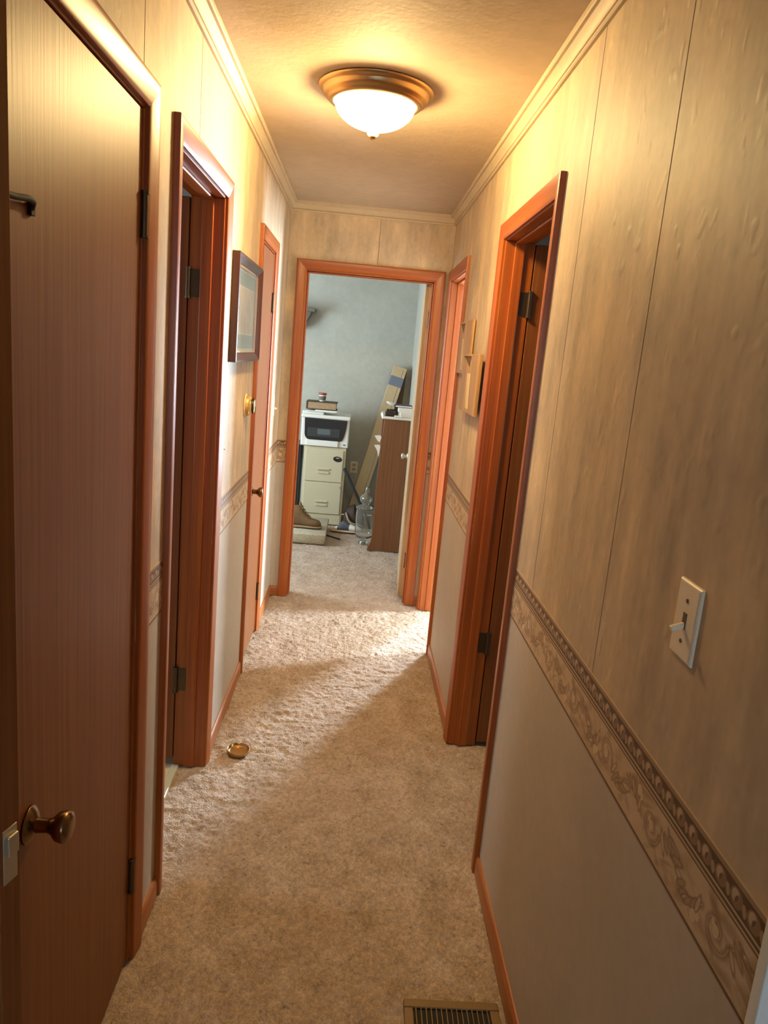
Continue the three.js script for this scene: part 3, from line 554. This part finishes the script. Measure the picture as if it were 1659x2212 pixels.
{ // printer
  const t = thing('printer', 'white and black office printer on the filing cabinet', 'printer', [0.206, CH, CZ]), w = 0.215;
  part(t, 'body', rbox(-w, w, 0.002, 0.262, -0.40, 0.0, 0.012), M.printer);
  part(t, 'lid', rbox(-w - 0.004, w + 0.006, 0.254, 0.286, -0.41, 0.012, 0.010), M.printer);
  const sh = new THREE.Shape(); sh.moveTo(-0.186, 0.250); sh.lineTo(0.190, 0.248); sh.quadraticCurveTo(0.184, 0.13, 0.156, 0.072); sh.quadraticCurveTo(0.144, 0.062, 0.124, 0.062); sh.lineTo(-0.136, 0.062); sh.quadraticCurveTo(-0.172, 0.066, -0.180, 0.11); sh.closePath();
  const bay = part(t, 'front_panel', new THREE.ExtrudeGeometry(sh, { depth: 0.006, bevelEnabled: true, bevelThickness: 0.003, bevelSize: 0.003, bevelSegments: 2 }), M.black);
  part(bay, 'control_panel', rbox(-0.155, 0.135, 0.088, 0.170, 0.006, 0.014, 0.004), M.darkGrey);
  part(bay, 'screen', box(-0.068, 0.048, 0.112, 0.162, 0.013, 0.0155), M.screen);
  part(t, 'paper_tray', rbox(-0.165, 0.125, 0.006, 0.060, -0.01, 0.014, 0.006), M.printer);
  part(t, 'feeder', rbox(-w, -0.02, 0.284, 0.312, -0.36, -0.02, 0.010), M.printer);
  part(t, 'port', rbox(0.170, 0.190, 0.028, 0.036, -0.002, 0.003, 0.001), M.black);
}
single('paper_sheets', merge([rbox(-0.14, 0.12, 0, 0.006, -0.15, 0.03, 0.002), rbox(-0.06, 0.135, 0.006, 0.016, -0.14, 0.035, 0.002)]), M.paper, 'white papers lying on top of the printer', 'paper', [0.165, CH + 0.312, CZ - 0.03]);
{
  const t = thing('book', 'thick old book with dark cover lying on the printer', 'book', [0.158, CH + 0.330, CZ - 0.02]);
  part(t, 'page_block', rbox(-0.126, 0.130, 0.006, 0.064, -0.19, 0.0, 0.003), M.pages);
  part(t, 'cover', merge([rbox(-0.136, 0.140, 0.064, 0.070, -0.195, 0.004, 0.002), rbox(-0.136, 0.140, 0, 0.006, -0.195, 0.004, 0.002), rbox(-0.138, -0.128, 0, 0.070, -0.195, 0.004, 0.003)]), M.bookCover);
}
{
  const t = thing('candle_jar', 'small glass jar with red rim standing on the book', 'jar', [0.158, CH + 0.400, CZ - 0.07]);
  part(t, 'wax', lathe([[0, 0.004], [0.026, 0.004], [0.031, 0.05], [0.031, 0.06], [0, 0.06]], 28), M.white);
  part(t, 'band', lathe([[0.0285, 0.014], [0.0325, 0.05], [0.0335, 0.05], [0.0295, 0.014]], 28), M.shelfGrey, 'grey printed band');
  part(t, 'rim', lathe([[0.031, 0.060], [0.036, 0.064], [0.038, 0.074], [0.034, 0.078], [0, 0.078]], 28), M.red);
  part(t, 'foot', lathe([[0, 0], [0.022, 0], [0.024, 0.004], [0, 0.004]], 28), M.white);
}
{ // outlet
  const t = thing('power_outlet', 'cream power outlet low on the office back wall', 'outlet', [0.490, 0.477, ZB]);
  part(t, 'plate', rbox(-0.035, 0.035, -0.057, 0.057, 0, 0.006, 0.003), M.ivory);
  for (const y of [0.021, -0.021]) part(t, 'socket', rbox(-0.017, 0.017, y - 0.014, y + 0.014, 0.004, 0.008, 0.004), M.tan);
}
{ // brown cabinet
  const t = thing('storage_cabinet', 'tall brown wooden cabinet half hidden by the office door', 'cabinet', [0.65, 0, -1.29]);
  const s = new THREE.Shape(); s.moveTo(0, 0); s.bezierCurveTo(0.10, 0.012, 0.16, 0.006, 0.30, 0); s.lineTo(0.31, 1.08); s.lineTo(0.052, 1.08); s.lineTo(0.030, 0.62); s.lineTo(0.028, 0.12); s.quadraticCurveTo(0.024, 0.06, 0, 0.035); s.closePath();
  part(t, 'front_panel', metres(new THREE.ExtrudeGeometry(s, { depth: 0.018, bevelEnabled: true, bevelThickness: 0.0015, bevelSize: 0.0015, bevelSegments: 1 }).translate(0, 0, -0.018), 'y'), M.cabinet);
  const q = new THREE.Shape(); q.moveTo(0, 0.72); q.lineTo(0.30, 0.86); q.lineTo(0.30, 1.08); q.lineTo(0, 1.08); q.closePath();
  part(t, 'side_panel', metres(new THREE.ExtrudeGeometry(q, { depth: 0.016, bevelEnabled: false }).rotateY(Math.PI / 2).translate(0.036, 0, -0.018), 'y'), M.cabinet);
  part(t, 'back_panel', box(0.05, 0.31, 0.0, 1.08, -0.335, -0.318), M.cabinet);
  part(t, 'shelf', box(0.05, 0.305, 0.74, 0.758, -0.318, -0.018, 'x'), M.cabinet);
}
single('storage_tray', merge([rbox(-0.005, 0.30, 0, 0.022, -0.33, 0.012, 0.008), rbox(0.0, 0.008, 0.02, 0.034, -0.32, 0.006, 0.003), rbox(0.0, 0.29, 0.02, 0.032, -0.328, -0.318, 0.003)]), M.white, 'white shallow tray on top of the brown cabinet', 'tray', [0.682, 1.083, -1.285]);
single('cardboard_carton', rbox(-0.055, 0.055, 0, 0.075, -0.05, 0.05, 0.003), M.paper, 'small white carton in the tray on the brown cabinet', 'carton', [0.858, 1.1055, -1.34]);
{
  const t = thing('book', 'dark blue book leaning on the white carton in the tray', 'book', [0.838, 1.181, -1.35]);
  part(t, 'cover', rbox(-0.07, 0.075, 0.0, 0.018, -0.09, 0.06, 0.003), M.navy); part(t, 'page_block', box(-0.06, 0.068, 0.004, 0.014, 0.058, 0.0605), M.white);
}
{
  const r = rng(3), pts = []; for (let k = 0; k < 9; k++) pts.push([(r() - 0.5) * 0.10, 0.014 + r() * 0.05, (r() - 0.5) * 0.07]);
  single('tangled_cord', merge([tube(pts, 0.0085, 70, 8), rbox(-0.055, 0.045, 0.002, 0.038, -0.03, 0.03, 0.012)]), M.brownStuff, 'dark bundle of cord in the tray on the brown cabinet', 'cord', [0.755, 1.1055, -1.315]);
}
single('paper_scrap', merge([rbox(-0.03, 0.03, 0, 0.012, -0.02, 0.02, 0.004), rbox(0.012, 0.022, 0.0, 0.04, 0.0, 0.018, 0.003)]), M.paper, 'white scrap among the cord in the tray', 'paper', [0.805, 1.1055, -1.275]);
single('plastic_bottle', lathe([[0, 0], [0.012, 0], [0.013, 0.05], [0.007, 0.06], [0.007, 0.07], [0, 0.07]], 20).rotateZ(1.25).translate(0.03, 0.015, 0), M.white, 'white tube lying at the back of the tray', 'tube', [0.745, 1.175, -1.38]);
for (const [y, w, label] of [[0.915, 0.034, 'upper of two white paper tags on the edge of the brown cabinet'], [0.84, 0.03, 'lower, pointed white paper tag on the edge of the brown cabinet']]) {
  const s = new THREE.Shape(); s.moveTo(-w, 0.03); s.lineTo(w * 0.4, 0.036); s.lineTo(w * 0.7, 0.02); s.lineTo(w * 0.35, -0.02 - (w < 0.032 ? 0.045 : 0)); s.lineTo(-w * 0.1, -0.012); s.closePath();
  single('paper_tag', new THREE.ExtrudeGeometry(s, { depth: 0.004, bevelEnabled: false }), M.white, label, 'tag', [0.664, y, -1.288]);
}
{ // leaning cardboard box
  const t = thing('cardboard_box', 'long cardboard box with blue tape leaning behind the brown cabinet', 'box', [0.50, 0.0, -2.36]);
  const b = part(t, 'carton', rbox(-0.062, 0.062, 0, 1.52, -0.05, 0.05, 0.003), M.card);
  part(b, 'tape', rbox(-0.064, 0.064, 1.335, 1.425, -0.052, 0.052, 0.003), M.tape, 'blue-grey tape band');
  part(b, 'seam', box(0.030, 0.033, 0.02, 1.5, 0.0495, 0.0508), M.shelfGrey);
  b.rotation.set(-0.10, 0, -0.235, 'ZXY');
}
single('plank', metres(new THREE.BoxGeometry(0.09, 1.45, 0.02).translate(0, 0.725, 0), 'y').rotateX(-0.03).rotateZ(-0.05), M.plaqueDark, 'dark plank leaning in the office corner behind the cardboard box', 'plank', [0.80, 0.008, -2.54]);
{ // apothecary jar
  const t = thing('apothecary_jar', 'tall clear glass jar with round lid and pointed finial on the office floor', 'jar', [0.617, 0.001, -1.5]);
  const wall = (o) => lathe(o, 48);
  part(t, 'body', wall([[0, 0.004], [0.038, 0.0], [0.042, 0.004], [0.034, 0.018], [0.022, 0.032], [0.03, 0.044], [0.066, 0.062], [0.078, 0.085], [0.080, 0.12], [0.080, 0.26], [0.078, 0.29], [0.082, 0.302], [0.0845, 0.306], [0.080, 0.308], [0.075, 0.300], [0.0755, 0.26], [0.0758, 0.12], [0.073, 0.088], [0.062, 0.070], [0.03, 0.056], [0, 0.05]]), M.jar);
  part(t, 'lid', wall([[0.085, 0.309], [0.086, 0.314], [0.066, 0.328], [0.036, 0.338], [0.034, 0.345], [0.048, 0.358], [0.057, 0.380], [0.052, 0.405], [0.034, 0.425], [0.016, 0.433], [0.014, 0.440], [0.019, 0.455], [0.016, 0.475], [0.008, 0.492], [0, 0.495], [0, 0.489], [0.006, 0.486], [0.012, 0.472], [0.015, 0.455], [0.011, 0.441], [0.012, 0.430], [0.031, 0.421], [0.0485, 0.403], [0.053, 0.380], [0.045, 0.361], [0.031, 0.348], [0.033, 0.335], [0.063, 0.325], [0.080, 0.311]]), M.jar);
}
single('carpet_remnant', (() => { const g = rbox(-0.35, 0.0, 0, 0.09, -0.62, 0.0, 0.018, 'y', 4), p = g.attributes.position; for (let i = 0; i < p.count; i++) { const x = p.getX(i), y = p.getY(i), z = p.getZ(i); p.setXYZ(i, x - (0.02 * (0.09 - y) / 0.09) * 0.5, y + (y > 0.05 ? 0.006 * Math.sin(x * 17 + z * 9) : 0), z); } g.computeVertexNormals(); return toCreasedNormals(g, 0.9); })(), M.cushion, 'thick folded cream carpet remnant on the office floor under the boot', 'carpet remnant', [0.305, 0.001, -1.34]);
{ // boot: side profile swept across its width
  const t = thing('boot', 'worn brown leather work boot standing on the cream carpet remnant', 'boot', [0.245, 0.1, -1.53]);
  const ring = (x, y0, y1, w) => { const o = []; for (let k = 0; k < 20; k++) { const a = k / 20 * Math.PI * 2, c = Math.cos(a), s = Math.sin(a), e = (v) => Math.sign(v) * Math.pow(Math.abs(v), 0.75); o.push([x, (y0 + y1) / 2 + e(s) * (y1 - y0) / 2, e(c) * w]); } return o; };
  const loft = (rings) => { const pos = [], idx = [], n = rings[0].length; for (const r of rings) for (const p of r) pos.push(...p); for (let i = 0; i + 1 < rings.length; i++) for (let k = 0; k < n; k++) { const a = i * n + k, b = i * n + (k + 1) % n; idx.push(a, b, a + n, b, b + n, a + n); }
    for (const [base, flip] of [[0, 1], [(rings.length - 1) * n, 0]]) for (let k = 1; k + 1 < n; k++) flip ? idx.push(base, base + k + 1, base + k) : idx.push(base, base + k, base + k + 1);
    const g = new THREE.BufferGeometry(); g.setAttribute('position', new THREE.Float32BufferAttribute(pos, 3)); g.setIndex(idx); g.computeVertexNormals(); return metres(toCreasedNormals(g, 0.9)); };
  part(t, 'upper', loft([ring(0.004, 0.014, 0.040, 0.020), ring(-0.014, 0.012, 0.062, 0.040), ring(-0.045, 0.012, 0.070, 0.049), ring(-0.080, 0.012, 0.078, 0.050), ring(-0.110, 0.012, 0.098, 0.046), ring(-0.140, 0.012, 0.130, 0.042), ring(-0.165, 0.012, 0.170, 0.040), ring(-0.195, 0.012, 0.185, 0.040), ring(-0.235, 0.012, 0.180, 0.040), ring(-0.262, 0.012, 0.160, 0.036), ring(-0.275, 0.016, 0.13, 0.022)]), M.leather);
  part(t, 'sole', loft([ring(0.014, 0.004, 0.020, 0.022), ring(-0.006, -0.001, 0.018, 0.044), ring(-0.05, -0.002, 0.018, 0.054), ring(-0.10, -0.001, 0.018, 0.050), ring(-0.16, -0.001, 0.018, 0.044), ring(-0.23, -0.002, 0.018, 0.046), ring(-0.275, -0.001, 0.018, 0.036), ring(-0.285, 0.001, 0.016, 0.018)]), M.sole);
  part(t, 'tongue', loft([ring(-0.085, 0.074, 0.090, 0.020), ring(-0.12, 0.098, 0.118, 0.022), ring(-0.155, 0.145, 0.170, 0.024), ring(-0.178, 0.175, 0.212, 0.024), ring(-0.19, 0.185, 0.214, 0.018)]), M.leather);
  for (let k = 0; k < 4; k++) part(t, 'lace', tube([[-0.098 - k * 0.02, 0.090 + k * 0.024, 0.036], [-0.094 - k * 0.02, 0.100 + k * 0.025, 0.016], [-0.094 - k * 0.02, 0.102 + k * 0.025, -0.01], [-0.098 - k * 0.02, 0.090 + k * 0.024, -0.036]], 0.0028, 12, 6), M.sole);
  // sneaker by the filing cabinet
  const s = thing('sneaker', 'grey and white sneaker with tan sole beside the filing cabinet', 'shoe', [0.325, 0.001, -1.88]);
  part(s, 'sole', loft([ring(0.0, 0.0, 0.018, 0.02), ring(0.03, 0.0, 0.020, 0.040), ring(0.10, 0.0, 0.022, 0.046), ring(0.18, 0.0, 0.024, 0.048), ring(0.25, 0.0, 0.026, 0.042), ring(0.275, 0.002, 0.026, 0.022)]), M.tan);
  part(s, 'upper', loft([ring(0.055, 0.018, 0.035, 0.020), ring(0.08, 0.018, 0.075, 0.038), ring(0.11, 0.018, 0.105, 0.042), ring(0.14, 0.018, 0.095, 0.044), ring(0.17, 0.018, 0.078, 0.045)]), M.mesh);
  part(s, 'toe_cap', loft([ring(0.168, 0.018, 0.078, 0.0455), ring(0.205, 0.018, 0.064, 0.045), ring(0.245, 0.02, 0.05, 0.036), ring(0.265, 0.02, 0.038, 0.018)]), M.white, 'white toe');
  part(s, 'heel_tab', loft([ring(0.032, 0.018, 0.034, 0.018), ring(0.055, 0.018, 0.046, 0.026), ring(0.068, 0.02, 0.044, 0.02)]), M.white);
  s.rotation.y = -0.12;
  const b = thing('duffel_bag', 'dark brown bag slumped behind the sneaker', 'bag', [0.43, 0.001, -2.13]);
  part(b, 'bag_body', loft([ring(0.0, 0.01, 0.10, 0.05), ring(0.03, 0.0, 0.17, 0.10), ring(0.09, 0.0, 0.20, 0.13), ring(0.15, 0.0, 0.15, 0.12), ring(0.19, 0.01, 0.08, 0.05)]), M.brownStuff);
  part(b, 'strap', tube([[0.02, 0.14, 0.10], [0.06, 0.07, 0.16], [0.12, 0.05, 0.17], [0.18, 0.03, 0.15]], 0.010, 24, 8), M.sole);
}
single('black_tube', metres(new THREE.CylinderGeometry(0.016, 0.016, 0.62, 16).translate(0, 0.31, 0)).rotateZ(0.50), M.darkGrey, 'black tube leaning on the side of the filing cabinet', 'tube', [0.700, 0.0, -1.96 - 0.1]);
single('pen', metres(new THREE.CylinderGeometry(0.006, 0.006, 0.16, 10)).rotateZ(Math.PI / 2).rotateY(-0.75), M.black, 'black pen on the office carpet in front of the sneaker', 'pen', [0.360, 0.006, -1.62]);
{
  const t = thing('metal_stand', 'black metal stand left of the filing cabinet, mostly hidden', 'stand', [-0.02, 0, -2.16]);
  for (const [x, z] of [[0, 0], [0, -0.34], [-0.45, 0], [-0.45, -0.34]]) part(t, 'leg', rbox(x - 0.012, x + 0.012, 0, 0.70, z - 0.012, z + 0.012, 0.002), M.black);
  part(t, 'top', rbox(-0.47, 0.018, 0.70, 0.714, -0.36, 0.018, 0.003), M.black); part(t, 'brace', rbox(-0.45, 0.0, 0.33, 0.35, -0.006, 0.006, 0.002), M.black);
}
{
  const t = thing('wall_shelf', 'dark corbel shelf on the office wall, showing past the left of the frame', 'shelf', [-0.165, 1.85, ZB]);
  const s = new THREE.Shape(); s.moveTo(0, 0); s.lineTo(0.17, 0.10); s.lineTo(0.13, 0.085); s.lineTo(0.0, 0.085); s.closePath();
  part(t, 'board', rbox(-0.20, 0.19, 0.055, 0.085, 0, 0.17, 0.006, 'x'), M.shelfGrey);
  const c = new THREE.Shape(); c.moveTo(-0.16, 0.055); c.lineTo(0.15, 0.055); c.quadraticCurveTo(0.12, -0.04, 0.04, -0.10); c.lineTo(-0.06, -0.10); c.quadraticCurveTo(-0.13, -0.04, -0.16, 0.055); c.closePath();
  part(t, 'corbel', new THREE.ExtrudeGeometry(c, { depth: 0.10, bevelEnabled: true, bevelThickness: 0.006, bevelSize: 0.004, bevelSegments: 2 }).translate(0, 0, 0.008), M.shelfGrey);
}

renderer.render(scene, camera);
